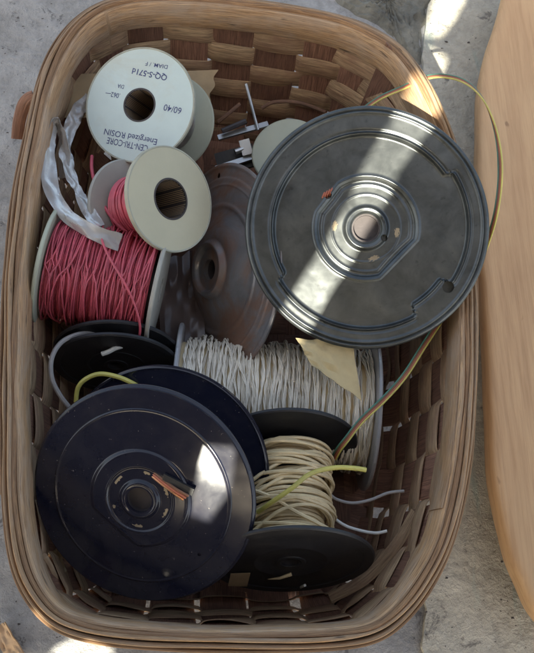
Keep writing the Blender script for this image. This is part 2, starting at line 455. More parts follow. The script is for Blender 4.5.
# floor splints
C, T, nr, _ = wall(240, .985, 0)
x0, x1, y0, y1 = C[:,0].min(), C[:,0].max(), C[:,1].min(), C[:,1].max()
def inside_span(val, axis):
    o = 1-axis; A = C[:, axis]; B = C[:, o]; s = A-val; xs = []
    for i in range(len(C)):
        j = (i+1) % len(C)
        if s[i]*s[j] < 0: xs.append(B[i]+(B[j]-B[i])*s[i]/(s[i]-s[j]))
    return (min(xs), max(xs)) if len(xs) > 1 else None
fp = []
for axis, pitch, z0 in ((0, 2.3, 0), (1, 2.3, .0)):
    lo, hi = (x0, x1) if axis == 0 else (y0, y1)
    m = int((hi-lo)/pitch)
    for i in range(m):
        val = lo+pitch*(i+.5); sp = inside_span(val, axis)
        if not sp: continue
        t = np.linspace(sp[0]-.55, sp[1]+.55, 60)
        z = GZ+.45+.09*np.cos(math.pi*((t-(y0 if axis == 0 else x0))/2.3-.5+i+axis))
        P = np.column_stack([np.full(60, val), t, z]) if axis == 0 else np.column_stack([t, np.full(60, val), z])
        W = np.array([[1,0,0]] if axis == 0 else [[0,1,0]]).repeat(60, 0)
        fp.append(strip(P, W, np.array([[0,0,1.]]).repeat(60, 0), 2.25, .1, u0=i*13))
V, Fc = join([(a, b) for a, b, c in fp]); uv = np.vstack([c for a, b, c in fp])
meshobj('base', V, Fc, M['stake'], basket, True, uv)
# broken splint end outside the left rim
P = [at(34,97,-.9), at(29,99,-1.0), at(24,105,-1.3), at(20.5,116,-1.8), at(18.5,127,-2.3), at(17.5,139,-2.8)]
P = resample(crom(P, 6), 24)[0]; T = np.gradient(P, axis=0); T /= np.linalg.norm(T, axis=1)[:,None]
W = np.cross(T, np.array([0,0,1.])); W = W*.75+np.array([0,0,1.])*.65; W = W-T*np.sum(W*T,1)[:,None]; W /= np.linalg.norm(W,axis=1)[:,None]; Nn = np.cross(W, T)
V, Fc, uv = strip(P, W, Nn, .95, .3)
meshobj('splint_end', V, Fc, M['stake'], basket, True, uv, label='broken splint end sticking out of the left rim')

for pts, w_ in (([(446,478,-2.6),(432,520,-4.2),(404,562,-6.6),(378,590,-9)], .95), ([(416,512,-6),(396,545,-7),(366,578,-8.5),(330,598,-10)], .8)):
    P = resample(crom([at(*a) for a in pts], 8), 40)[0]; T = np.gradient(P, axis=0); T /= np.linalg.norm(T, axis=1)[:,None]
    up = np.array(RM @ Vector((-.35,.25,1)).normalized()); W = np.cross(T, up); W /= np.linalg.norm(W, axis=1)[:,None]
    V, Fc, uv = strip(P, W, np.cross(W, T), w_, .11, u0=w_*40)
    meshobj('loose_splint', V, Fc, M['weaver'], basket, True, uv)

# ------------------------------------------------------------------ board on the right
def board():
    E = [(512,-40),(500,8),(488,45),(481,80),(479,120),(479,180),(481,240),(485,300),(488,360),(490,420),(493,475),(501,520),(511,555),(524,588),(536,612),(560,640)]
    ztop = -8.8
    L = resample(crom([at(x, y, ztop) for x, y in E], 10), 150)[0]
    L[:,0] += smooth_noise(150, 5, .04, 5)
    W = 22.0; n = len(L)
    right = L.copy(); right[:,0] = np.max(L[:,0])+W
    cols = [(0.9, -3.0), (.25, -2.4), (.04, -1.2), (0, -.6), (.1, -.22), (.35, -.04), (.8, 0)]
    V = []; k = 0
    rings = []
    for dx, dz in cols: rings.append(L + np.array([dx, 0, dz]))
    for f in (.3, .7, 1): rings.append(np.column_stack([L[:,0]+.8+(right[:,0]-L[:,0]-.8)*f, L[:,1], L[:,2]]))
    rings.append(right+np.array([0,0,-3.0]))
    K = len(rings); V = np.stack(rings, 1).reshape(-1,3)
    Fc = []
    for i in range(n-1):
        for q in range(K):
            p = (q+1) % K; Fc.append((i*K+q, (i+1)*K+q, (i+1)*K+p, i*K+p))
    Fc.append(tuple(range(K))); Fc.append(tuple(range((n-1)*K, n*K))[::-1])
    c = Vector((L[:,0].mean()+8, L[:,1].mean(), ztop-3.0))
    t = thing('wooden_board', 'thick light orange sawn board with a curved edge lying right of the basket', 'board', Matrix.Translation(c))
    meshobj('plank', V, Fc, M['slab'], t, True)
    # two bearers that carry it
    for yy in (-14, 14):
        bx = []
        for sx in (0, 1):
            for sy in (0, 1):
                for sz in (0, 1): bx.append((c.x-5+sx*20, yy+sy*4, GZ+.5+sz*(ztop-3.0-GZ-.5)))
        meshobj('batten', bx, [(0,1,3,2),(4,6,7,5),(0,4,5,1),(2,3,7,6),(0,2,6,4),(1,5,7,3)], M['slab'], t, True, smooth=False)
board()

# ------------------------------------------------------------------ reels and spools
def sstep(a, b, x): t = np.clip((x-a)/(b-a), 0, 1); return t*t*(3-2*t)
def gau(x, c, w): return np.exp(-((x-c)/w)**2)
def flange(R, rh, hf, holes=(), nr=110, nt=300, back=.35, patch=None, lip=.12):
    """polar sheet with height function hf(r/R, theta) in cm, real holes, rolled lip and underside"""
    r = np.linspace(rh, R, nr); th = np.arange(nt)*2*math.pi/nt
    RR, TT = np.meshgrid(r, th, indexing='ij')
    X = RR*np.cos(TT); Y = RR*np.sin(TT)
    for hx, hy, hr in holes:
        d = np.hypot(X-hx, Y-hy); cell = max((R-rh)/nr, 2*math.pi*math.hypot(hx, hy)/nt)*.75
        k = np.abs(d-hr) < cell; f = np.where(k, hr/np.maximum(d, 1e-6), 1)
        X = hx+(X-hx)*f; Y = hy+(Y-hy)*f
    Z = hf(np.hypot(X, Y)/R, np.arctan2(Y, X))
    V = np.stack([X, Y, Z], -1).reshape(-1,3)
    i = np.arange(nr-1)[:,None]*nt; t = np.arange(nt)[None,:]; u = (t+1) % nt
    Fc = np.stack([i+t, i+nt+t, i+nt+u, i+u], -1).reshape(-1,4)
    keep = np.ones(len(Fc), bool)
    for hx, hy, hr in holes:
        ins = np.hypot(V[:,0]-hx, V[:,1]-hy) <= hr*1.02+1e-6
        keep &= ~np.all(ins[Fc], 1)
    Fc = Fc[keep]
    cen = V[Fc].mean(1); mi = np.zeros(len(Fc), int)
    if patch is not None: mi = patch(np.hypot(cen[:,0], cen[:,1])/R, np.arctan2(cen[:,1], cen[:,0])).astype(int)
    # rim and underside
    zl = Z[-1].mean()
    ex = [(R+lip*.5, zl-lip*.15), (R+lip*.75, zl-lip*.7), (R+lip*.6, zl-lip*1.4), (R+lip*.1, zl-lip*1.8), (R-.1, -back), (rh+.3, -back), (rh, -back*.8)]
    a = th; E = np.concatenate([np.column_stack([q[0]*np.cos(a), q[0]*np.sin(a), np.full(nt, q[1])]) for q in ex])
    o = len(V); V = np.vstack([V, E]); last = (nr-1)*nt; extra = []
    seq = [last]+[o+k*nt for k in range(len(ex))]
    for k in range(len(seq)-1):
        for q in range(nt):
            w = (q+1) % nt; extra.append((seq[k]+q, seq[k+1]+q, seq[k+1]+w, seq[k]+w))
    for q in range(nt):
        w = (q+1) % nt; extra.append((q, w, seq[-1]+w, seq[-1]+q))
    Fl = Fc.tolist()+extra; mi = np.concatenate([mi, np.zeros(len(extra), int)])
    return V, Fl, mi
def ribbed(R, rh, t=.3):
    p = [(rh, -t), (rh, -.05), (rh+.05, 0), (rh+.28, 0), (rh+.33, -.06), (R*.42, -.06), (R*.43, -.02), (R*.45, -.02), (R*.46, -.06), (R*.86, -.06), (R*.87, 0), (R-.09, 0), (R, -.09), (R, -t+.06), (R-.06, -t)]
    return lathe(p, 96)
def disc(R, rh, t=.25, z=0, bev=.06, n=96):
    """plain flange: top face at z"""
    return lathe([(rh, z-t), (rh, z-bev), (rh+bev, z), (R-bev*1.5, z), (R, z-bev*1.5), (R, z-t+bev), (R-bev, z-t)], n)
def bore(r, z0, z1, n=64):
    return lathe([(r, z0), (r, z1), (r+.12, z1), (r+.12, z0)], n)
def winding(rc, z0, z1, wr, layers=2, jit=.25, tilt=0, seed=1, seg=40, bump_=.2, gap=1.05):
    """one continuous wire wound in layers"""
    r_ = np.random.default_rng(seed); pts = []
    for L in range(layers):
        turns = max(2, int((z1-z0)/(wr*2*gap))); zz = np.linspace(z0+wr, z1-wr, turns)
        if L % 2: zz = zz[::-1]
        zz = zz+r_.normal(0, jit*wr*2, turns); ph = 0
        rad = rc+wr+L*wr*1.7+np.abs(r_.normal(0, bump_*wr*2, turns)); phs = r_.uniform(0, 6.28, turns); amp = r_.normal(0, tilt, turns)+tilt*.4
        for k in range(turns):
            a = np.arange(seg)/seg; nx = min(k+1, turns-1)
            z = zz[k]+(zz[nx]-zz[k])*a; r = rad[k]+(rad[nx]-rad[k])*a
            w = np.sin(a*math.pi)**.5
            z = z+amp[k]*np.sin(2*math.pi*a+phs[k])*w
            r = r+np.abs(np.sin(2*math.pi*a*1.0+phs[k]))*abs(amp[k])*.35*w
            z = np.clip(z, z0+wr*.6, z1-wr*.6)
            pts.append(np.column_stack([r*np.cos(2*math.pi*a), r*np.sin(2*math.pi*a), z]))
    P = np.vstack(pts); ref = np.column_stack([P[:,0], P[:,1], np.zeros(len(P))])
    return tube(P, wr, 6, ref)
def cyl(r, z0, z1, n=64): return lathe([(0.001, z0), (r, z0), (r, z1), (.001, z1)], n)

# ---- big dusty steel reel
def big_reel():
    c = at(366, 228, .6); k = cmpx(c); R = 121*k-.1
    m = frame(c, ncam(-.07, -.03, 1)); t = thing('cable_reel', 'large round dusty dark steel reel, the top one, crossed by a band of sunlight', 'reel', m)
    def hf(r, th):
        d = np.degrees(th) % 360
        Rb = np.full_like(r, .84)
        def arc(a0, a1, v, Rb):
            w = 1.6; s = sstep(a0-w, a0+w, d)*(1-sstep(a1-w, a1+w, d)); return Rb*(1-s)+v*s
        Rb = arc(33, 210, .775, Rb); Rb = arc(300, 326, .745, Rb)
        h = .26*sstep(-.012, .012, r-Rb) + .17*gau(r, Rb+.002, .012) - .08*gau(r, Rb+.03, .012)
        h += .10*gau(r, .955, .012) - .10*sstep(.962, .975, r) + .10*gau(r, .99, .012)
        # hub ring, clipped by flats
        cx = np.cos(th-R_(-44)); cx2 = np.cos(th-R_(142)); cx3 = np.cos(th-R_(20))
        Rh = np.minimum(.435, .375/np.maximum(cx, .2)); Rh = np.minimum(Rh, .41/np.maximum(cx2, .2))
        h += .10*gau(r, Rh, .012) - .17*(1-sstep(-.012, .012, r-Rh+.03))
        h += .06*gau(r, Rh-.07, .010)
        h += .05*gau(r, .285, .007)
        h += .26*(1-sstep(.165, .20, r)) + .06*gau(r, .165, .013) - .22*(1-sstep(.115, .145, r))
        return h
    px = lambda x, y: ((x-366)*k, -(y-228)*k)
    holes = [(*px(447,287), .40), (*px(384,238), .24), (*px(328,195), .26)]
    def patch(r, th):
        d = np.degrees(th) % 360
        e = 99
        for a in (176, 352, 285): e = np.minimum(e, ((r-.262)/.024)**2+((d-a)/11)**2)
        return e < .7+.4*np.sin(th*31)*np.sin(r*700)
    V, Fc, mi = flange(R, .105*R, hf, holes, 150, 420, patch=patch, lip=.16)
    fl = meshobj('flange', V, Fc, [M['steel'], M['worn']], t, matidx=mi, sharp=60)
    V, Fc = bore(.105*R, -3.0, -.1); meshobj('bore', V, Fc, M['bore'], t)
    V, Fc, mi = flange(R*.98, .105*R, lambda r, th: .08*gau(r, .97, .012), (), 30, 120, back=.2)
    V[:,2] = -3.2-V[:,2]; Fc = [q[::-1] for q in Fc]; meshobj('flange', V, Fc, M['steel'], t)
    V, Fc = winding(2.6, -2.9, -.5, .16, 1, seed=5, seg=48); 
    V2, F2 = cyl(2.6, -2.9, -.5); meshobj('core', V2, F2, M['bore'], t)
    meshobj('wire', V, Fc, M['darkwire'], t)
    # cut ends of the winding seen in the slot
    ps = []
    for i in range(4):
        o = Vector(px(327+i*2.6-4, 196-i*1.5)).to_3d()
        ps.append(tube([(o.x-.12, o.y-.30, -.35), (o.x-.05, o.y-.1, .0), (o.x+.05, o.y+.12, .05), (o.x+.12, o.y+.28, -.05)], .06, 6))
    V, Fc = join(ps); meshobj('wire_end', V, Fc, M['orange'], t, label='orange cut wire ends poking through a slot in the flange')
    return t
big_reel()

# ---- glossy black reel
def gloss_reel():
    c = at(140, 499, -.8); k = cmpx(c); R = 116*k-.1
    m = frame(c, ncam(-.17, -.20, .96)); t = thing('cable_reel', 'large glossy black enamelled reel at the lower left with sun glint on its edge', 'reel', m)
    def hf(r, th):
        h = -.5*r*r -.10*sstep(.80, .83, r) + .05*gau(r, .80, .012) + .12*gau(r, .985, .014)
        cx = np.cos(th-R_(-130)); Rh = np.minimum(.44, .36/np.maximum(cx, .2))
        h += .14*(1-sstep(-.02, .02, r-Rh)) + .03*gau(r, Rh, .018)
        h += -.10*(1-sstep(.29, .31, r)) + .05*gau(r, .30, .010)
        h += .18*(1-sstep(.16, .19, r)) + .05*gau(r, .15, .012)
        return h
    px = lambda x, y: ((x-141)*k, -(y-497)*k/.985)
    holes = [(*px(200,553), .12)]
    def patch(r, th):
        d = np.degrees(th) % 360; w = 0
        for a in (20, 75, 140, 200, 265, 335): w = w | (((np.abs((d-a+180) % 360-180))/(9+4*np.sin(a)))**2+((r-.255)/.014)**2 < .8+.4*np.sin(th*41)*np.sin(r*900))
        return w
    V, Fc, mi = flange(R, .115*R, hf, holes, 130, 360, patch=patch, lip=.16)
    meshobj('flange', V, Fc, [M['gloss'], M['worn']], t, matidx=mi, sharp=60)
    V, Fc = bore(.115*R, -5.0, -.05); meshobj('bore', V, Fc, M['bore'], t)
    W = 5.6
    hole = lambda r: None
    V, Fc, mi = flange(R*1.0, .115*R, lambda r, th: .10*gau(r, .985, .014), [(R*.93*math.cos(R_(-5)), R*.93*math.sin(R_(-5)), .2)], 60, 240, back=.2)
    V[:,2] -= W; meshobj('flange', V, Fc, M['gloss'], t)
    V2, F2 = cyl(3.0, -W, -.4); meshobj('core', V2, F2, M['bore'], t)
    V, Fc = winding(3.0, -W+.1, -.5, .16, 2, seed=6, seg=48); meshobj('wire', V, Fc, M['darkwire'], t)
    # raised tab and cut ribbon end
    a = Vector(px(166, 474)); b = Vector(px(193, 488)); d = (b-a).normalized(); nrm = Vector((-d.y, d.x))
    for i, mt in enumerate(('brownw', 'orange', 'copper')):
        o = nrm*(.02-.15*i)
        P = [(a.x-.9*d.x+o.x, a.y-.9*d.y+o.y, -.15), (a.x+o.x, a.y+o.y, .18), ((a.x+b.x)/2+o.x, (a.y+b.y)/2+o.y, .42), (b.x+o.x-.1*i, b.y+o.y, .40)]
        V, Fc = tube(crom(P, 8), .085, 8); meshobj('wire_end', V, Fc, M[mt], t, label='%s wire end of the cut ribbon' % {'brownw': 'brown', 'orange': 'orange', 'copper': 'coppery'}[mt])
    q = [a+nrm*.45-d*.1, b+nrm*.55+d*.1, b+nrm*.1+d*.15, a+nrm*.05]
    V = [(p.x, p.y, z) for z in (.12, .34) for p in q]
    meshobj('tab', V, [(3,2,1,0),(4,5,6,7),(0,1,5,4),(1,2,6,5),(2,3,7,6),(3,0,4,7)], M['black'], t, smooth=False)
    return t
gloss_reel()

# ---- rusty steel reel seen edge-on
def rusty_reel():
    c = at(219, 270, -7.8); k = cmpx(c); R = 106*k
    m = frame(c, ncam(-.82, .02, .56)); t = thing('cable_reel', 'blue-grey steel reel with rust patches standing on edge in the middle of the basket', 'reel', m)
    def hf(r, th):
        h = .75*(1-sstep(.30, .60, r))+.10*gau(r,.60,.02) + .05*gau(r, .62, .012) - .08*sstep(.86, .88, r) + .10*gau(r, .98, .018)
        h += .45*(1-sstep(.24, .29, r)) - .35*(1-sstep(.19, .22, r)) + .08*gau(r, .25, .012) + .05*gau(r, .80, .01)
        return h
    V, Fc, mi = flange(R, .10*R, hf, [(R*.35*0+.0, -R*.90, .26), (-R*.02, R*.9, .2)], 120, 300, lip=.07)
    meshobj('flange', V, Fc, M['rusty'], t, sharp=60)
    V, Fc = bore(.10*R, -2.0, .5); meshobj('bore', V, Fc, M['bore'], t)
    V2, F2 = cyl(3.0, -2.0, -.4); meshobj('core', V2, F2, M['bore'], t)
rusty_reel()

def simple_spool(name, label, px, py, z, n, Rpx, w, rh, mat, backR=1.0, core=.45, wire=None, wmat=None, backmat=None, edge=None, t_=.25, group=None, fil=True):
    c = at(px, py, z); k = cmpx(c); R = Rpx*k; m = frame(c, ncam(*n))
    t = thing(name, label, 'spool', m, group)
    V, Fc = ribbed(R, rh*R, t_) if mat == 'black' else disc(R, rh*R, t_, 0); meshobj('flange', V, Fc, M[mat], t)
    if edge:
        V, Fc = lathe([(R-.05, .035), (R+.03, .03), (R+.05, -.05), (R+.05, -t_-.02), (R-.05, -t_-.02), (R-.09, 0)], 96); meshobj('rim', V, Fc, M[edge], t)
    V, Fc = disc(R*backR, rh*R, t_, -w); meshobj('flange', V, Fc, M[backmat or mat], t)
    V, Fc = lathe([(rh*R, -w), (rh*R, -t_*.5), (core*R, -t_*.5), (core*R, -w)], 72); meshobj('core', V, Fc, M['bore' if not edge else 'card'], t)
    if wire:
        rc, wr, ly, jit, tilt, seg = wire
        V, Fc = winding(rc*R, -w+.02, -t_-.02, wr, ly, jit, tilt, seed=int(px), seg=seg); meshobj('wire', V, Fc, M[wmat], t)
    return t, R, k
# ---- white solder spool with printed label
sol, sR, sk = simple_spool('solder_spool', 'white solder spool with dark printed upside-down lettering round its centre hole', 139.5, 105, -1.0, (-.24,.02,.97), 57.5, 5.6, .27, 'label', .94, .5, (.5, .09, 2, .2, .1, 40), 'chrome', 'pale', 'cream_edge', .22)
V, Fc = bore(.27*sR, -5.5, .02); meshobj('bore', V, Fc, M['bore'], sol)
def letter(txt, x, y, hpx, wpx, ang, bold=0):
    cu = bpy.data.curves.new('lettering', 'FONT'); cu.body = txt; cu.size = 1; cu.align_x = 'CENTER'; cu.align_y = 'CENTER'; cu.offset = .004+bold; cu.extrude = 0; cu.resolution_u = 3
    tmp = bpy.data.objects.new('tmp', cu); COL.objects.link(tmp); dg = bpy.context.evaluated_depsgraph_get(); dg.update()
    me = bpy.data.meshes.new_from_object(tmp.evaluated_get(dg)); COL.objects.unlink(tmp); bpy.data.objects.remove(tmp)
    v = np.array([q.co[:] for q in me.vertices]); mn, mx = v.min(0), v.max(0); v = v-(mn+mx)/2
    v[:,0] *= wpx*sk/(mx[0]-mn[0]); v[:,1] *= hpx*sk/(mx[1]-mn[1])
    c, s = math.cos(R_(ang)), math.sin(R_(ang)); X = v[:,0]*c-v[:,1]*s; Y = v[:,0]*s+v[:,1]*c
    v = np.column_stack([X+(x-139.5)*sk/.97, Y-(y-105)*sk, np.full(len(v), .014)])
    Fl = [tuple(p.vertices) for p in me.polygons]; bpy.data.meshes.remove(me)
    meshobj('lettering', v, Fl, M['ink'], sol, smooth=False)
for a in (('QQ-S-571d', 150, 74.5, 7, 38, 165, .01), ('DIAM. / F', 157, 66.5, 4, 24, 167), ('60/40', 173.5, 111.5, 6.5, 19, 164), ('Energized ROSIN', 130.5, 135.5, 8, 58, 166), ('CEN-TRI-CORE', 127, 144, 6.5, 45, 166),
          ('.062', 114.5, 93.5, 5, 10, 166), ('DIA', 120, 85, 4, 7, 166), ('__', 107, 91, .6, 6, 170)): letter(*a)

# ---- cream spool with red wire
cr, cR, ck = simple_spool('wire_spool', 'cream plastic spool tipped on its side with red wire behind its blank face', 171, 199, -.5, (.70,.06,.71), 53, 4.6, .37, 'cream', 1.0, .42, (.46, .11, 3, .3, .12, 36), 'red', 'greyplastic', 'cream_edge', .28)
V, Fc = bore(.37*cR, -4.8, .02); meshobj('bore', V, Fc, M['bore'], cr)
# ---- red wire spool
rd, rR, rk = simple_spool('wire_spool', 'grey spool wound full of tangled red wire beside the left wall', 48, 266, -4.6, (-.98,.21,.05), 62, 8.0, .2, 'pale', .93, .5, None, None, 'greyplastic', None, .3)
V, Fc = winding(3.1, -7.7, -.35, .055, 3, .5, .14, seed=3, seg=44, bump_=.5, gap=1.15)
V2, F2 = winding(3.45, -7.6, -.45, .055, 2, .9, .6, seed=8, seg=44, bump_=1.2, gap=2.4)
V, Fc = join([(V, Fc), (V2, F2)]); meshobj('wire', V, Fc, M['red'], rd)
# ---- pale disc spool behind the big reel
simple_spool('wire_spool', 'pale green-grey spool face peeking from behind the big steel reel', 288, 152, -5.5, (-.15,.25,.95), 37, 4.0, .2, 'pale', 1, .5, None, None, None, None, .25)
# ---- cream wire on a black spool
bk, bR, bkk = simple_spool('wire_spool', 'black spool lying on its side wound with cream wire at the bottom right', 291, 563, -4.9, (.03,-.81,.585), 84, 8.6, .12, 'black', .93, .3, None, None, None, None, .3)
V, Fc = winding(1.9, -8.2, -.35, .125, 2, .25, .25, seed=12, seg=40, bump_=.3)
V2, F2 = winding(2.5, -7.8, -.6, .125, 2, .9, .8, seed=13, seg=40, bump_=.9, gap=1.5)
V, Fc = join([(V, Fc), (V2, F2)]); meshobj('wire', V, Fc, M['cream_wire'], bk)
q = lambda x, y: ((x-291)*bkk, -(y-563)*bkk/.39)
V = [(*q(x, y), z) for z in (.01, .035) for x, y in ((226,586),(246,587),(250,572),(230,572))]
meshobj('sticker', V, [(3,2,1,0),(4,5,6,7),(0,1,5,4),(1,2,6,5),(2,3,7,6),(3,0,4,7)], M['card'], bk, smooth=False)
ea = q(268,579); eb = q(292,573)
V, Fc = tube([(ea[0], ea[1], .06), ((ea[0]+eb[0])/2, (ea[1]+eb[1])/2+.3, .3), (eb[0], eb[1], .12)], [.03,.1,.13], 6); meshobj('wire_end', V, Fc, M['cream_wire'], bk)
ea = q(303,592); eb = q(306,580)
V, Fc = tube([(ea[0], ea[1], -.1), (eb[0], eb[1], .5)], .1, 6); meshobj('wire_end', V, Fc, M['whitebit'], bk)
# ---- dark spool at the left
dk, dR, dkk = simple_spool('wire_spool', 'flat black spool lying under the red wire with a white wire end on top', 116, 366, -7.0, (.02,-.86,.49), 63, 1.0, .12, 'black', 1, .4, None, None, None, None, .3)
# ---- clear spool wound with white twisted pair
def twisted():
    c = at(369, 411, -10.3); k = cmpx(c); R = 79*k
    m = frame(c, ncam(.99, -.07, -.04)); t = thing('wire_spool', 'wide clear spool wound with white twisted pair wire under the big steel reel', 'spool', m)
    w = 14.6
    V, Fc = disc(R, .2*R, .3, 0); meshobj('flange', V, Fc, M['clear'], t)
    V, Fc = disc(R*.95, .2*R, .3, -w); meshobj('flange', V, Fc, M['clear'], t)
    V, Fc = lathe([(.2*R, -w), (.2*R, -.1), (.71*R, -.3), (.71*R, -w)], 72); meshobj('core', V, Fc, M['cream_wire'], t)
    r_ = np.random.default_rng(4); parts = []
    wr = .056
    for L in range(2):
        n = 74 if L == 0 else 60; seg = 230
        for j in range(n):
            z0 = -w+.35+(j+.5)*(w-.7)/n+r_.normal(0, .09+.10*L); z1 = z0+(w-.7)/n*(1 if L == 0 else -1)*(1 if L == 0 else r_.normal(1, 1.4))
            r0 = .71*R+.12+L*.17+abs(r_.normal(0, .05+.10*L))
            a = np.linspace(0, 2*math.pi, seg)+r_.uniform(0, .3); z = z0+(z1-z0)*np.linspace(0, 1, seg)+smooth_noise(seg, 18, .10+.10*L, int(r_.integers(1e6)))
            tw = a*r_.uniform(7, 15); rr = r0+smooth_noise(seg, 25, .03, int(r_.integers(1e6)))
            z = np.clip(z, -w+.2, -.5)
            for s in (0, math.pi):
                rad = rr+wr*np.cos(tw+s); zz = z+wr*np.sin(tw+s)
                P = np.column_stack([rad*np.cos(a), rad*np.sin(a), zz]); parts.append(tube(P, wr, 5, P*[1,1,0]))
    V = []; Fs = []; o = 0
    for v, f in parts:
        V.append(v); f4 = np.array([q for q in f if len(q) == 4])+o; Fs.append(f4); o += len(v)
    meshobj('wire', np.vstack(V), np.vstack(Fs), M['white_wire'], t, sharp=0)
twisted()

# ------------------------------------------------------------------ loose wires
def wire_thing(name, label, cat, pts, r, mat, per=10, group=None):
    P = crom([at(x, y, z) for x, y, z in pts], per)
    V, Fc = tube(P, r, 8)
    c = Vector(P[len(P)//2]); V = V-np.array(c)
    o = meshobj(name, V, Fc, M[mat]); o.location = c*CM; MW[o.name] = Matrix.Translation(c)
    return tag(o, label, cat, group)
def ribbon():
    A = [(334,458,-6.6),(339,449,-5.2),(346,440,-4.5),(362,420,-4.0),(385,398,-3.7),(405,375,-3.4),(424,345,-3.0),(443,316,-2.5),(460,290,-2.0),(478,262,-1.0),(488,240,.6),(496,212,2.0),(500,180,2.6),(499,150,2.8),(493,122,2.8),(482,98,2.6),(465,82,2.2),(444,76,1.8),(425,78,1.6),(402,88,1.4),(380,98,1.0),(360,112,.2)]
    P = crom([at(*a) for a in A], 14); P, _ = resample(P, 260)
    T = np.gradient(P, axis=0); T /= np.linalg.norm(T, axis=1)[:,None]
    up = np.array(RM @ Vector((0,0,1)))
    B = np.cross(T, up); B /= np.linalg.norm(B, axis=1)[:,None]
    U = np.cross(B, T)
    ang = np.interp(np.linspace(0,1,260), [0,.35,.5,.62,.70,.80,1], [.5,.4,1.05,1.0,1.57,2.5,2.4])   # ribbon turns on edge as it loops
    D = B*np.cos(ang)[:,None]+U*np.sin(ang)[:,None]
    c = Vector(P[130]); t = thing('ribbon_cable', 'flat green, orange and yellow ribbon cable looping out over the right rim and back', 'cable', Matrix.Translation(c))
    for i, (mt, nm) in enumerate((('green','green'),('brownw','brown'),('orange','orange'),('yellow','yellow'))):
        V, Fc = tube(P+D*((i-1.5)*.118), .063, 8, U); meshobj('wire', V, Fc, M[mt], t, True, label=nm+' wire of the ribbon')
ribbon()
wire_thing('loose_wire', 'yellow-green wire end lying across the cream wire', 'wire', [(258,512,-3.6),(272,502,-2.4),(292,488,-1.8),(310,474,-1.6),(332,468,-1.6),(352,468,-1.6),(366,470,-1.7)], .16, 'yellow')
wire_thing('loose_wire', 'yellow-green wire arching above the glossy black reel', 'wire', [(76,402,-3.6),(78,388,-3),(86,379,-2.6),(100,374,-2.4),(118,377,-2.4),(134,384,-2.6),(150,394,-4)], .16, 'yellow')
wire_thing('loose_wire', 'grey wire looping round the flat black spool at the left wall', 'wire', [(112,337,-5.5),(98,334,-4.4),(80,334,-3.8),(62,342,-3.4),(52,358,-3.2),(52,378,-3.4),(60,395,-3.8),(70,408,-4.2)], .17, 'grey_wire')
wire_thing('loose_wire', 'short white wire end resting on the flat black spool', 'wire', [(133,343,-5),(126,345,-4.5),(116,348,-4.3),(108,352,-4.3),(102,354,-4.4)], .17, 'whitebit')
wire_thing('loose_wire', 'upper of two thin pale wire ends right of the cream wire', 'wire', [(328,492,-6),(336,499,-5.6),(352,503,-5.4),(370,500,-5.2),(388,493,-5),(404,491,-4.9)], .11, 'grey_wire', group=None)
wire_thing('loose_wire', 'lower of two thin pale wire ends right of the cream wire', 'wire', [(324,508,-6),(334,518,-5.8),(346,526,-5.6),(362,531,-5.4),(376,533,-5.3),(387,531,-5.2)], .11, 'whitebit')
wire_thing('loose_wire', 'single red wire strand hanging across the red wire spool', 'wire', [(100,231,-.9),(104,246,-.5),(112,262,-.5),(124,282,-.8),(134,303,-1.6),(140,325,-2.8),(138,340,-4),(131,336,-4.6),(126,322,-5)], .085, 'red')
wire_thing('loose_wire', 'red wire leaving the cream spool up the left side', 'wire', [(92,156,-3.4),(92,170,-3),(97,190,-2.7),(108,212,-2.6),(124,230,-2.8),(142,238,-3.4),(155,238,-4.4)], .13, 'red')
# ------------------------------------------------------------------ strap, card, tape, film, hardware, twigs
def band(paths, w, th, mat, name, label, cat, nz=(0,0,1), seed=1):
    parts = []
    for A, ww, ang in paths:
        P = resample(crom([at(*a) for a in A], 12), 90)[0]
        T = np.gradient(P, axis=0); T /= np.linalg.norm(T, axis=1)[:,None]
        up = np.array(RM @ Vector((0,0,1))); B = np.cross(T, up); B /= np.linalg.norm(B, axis=1)[:,None]; U = np.cross(B, T)
        an = np.interp(np.linspace(0,1,90), np.linspace(0,1,len(ang)), ang)+smooth_noise(90, 6, .35, seed)
        D = B*np.cos(an)[:,None]+U*np.sin(an)[:,None]; Nn = -B*np.sin(an)[:,None]+U*np.cos(an)[:,None]
        seed += 3
        v, f, uv = strip(P, D, Nn, ww+smooth_noise(90, 12, .06, seed), th); parts.append((v, f))
    V, Fc = join(parts); c = Vector(V.mean(0)); V = V-np.array(c)
    o = meshobj(name, V, Fc, M[mat]); o.location = c*CM; return tag(o, label, cat)
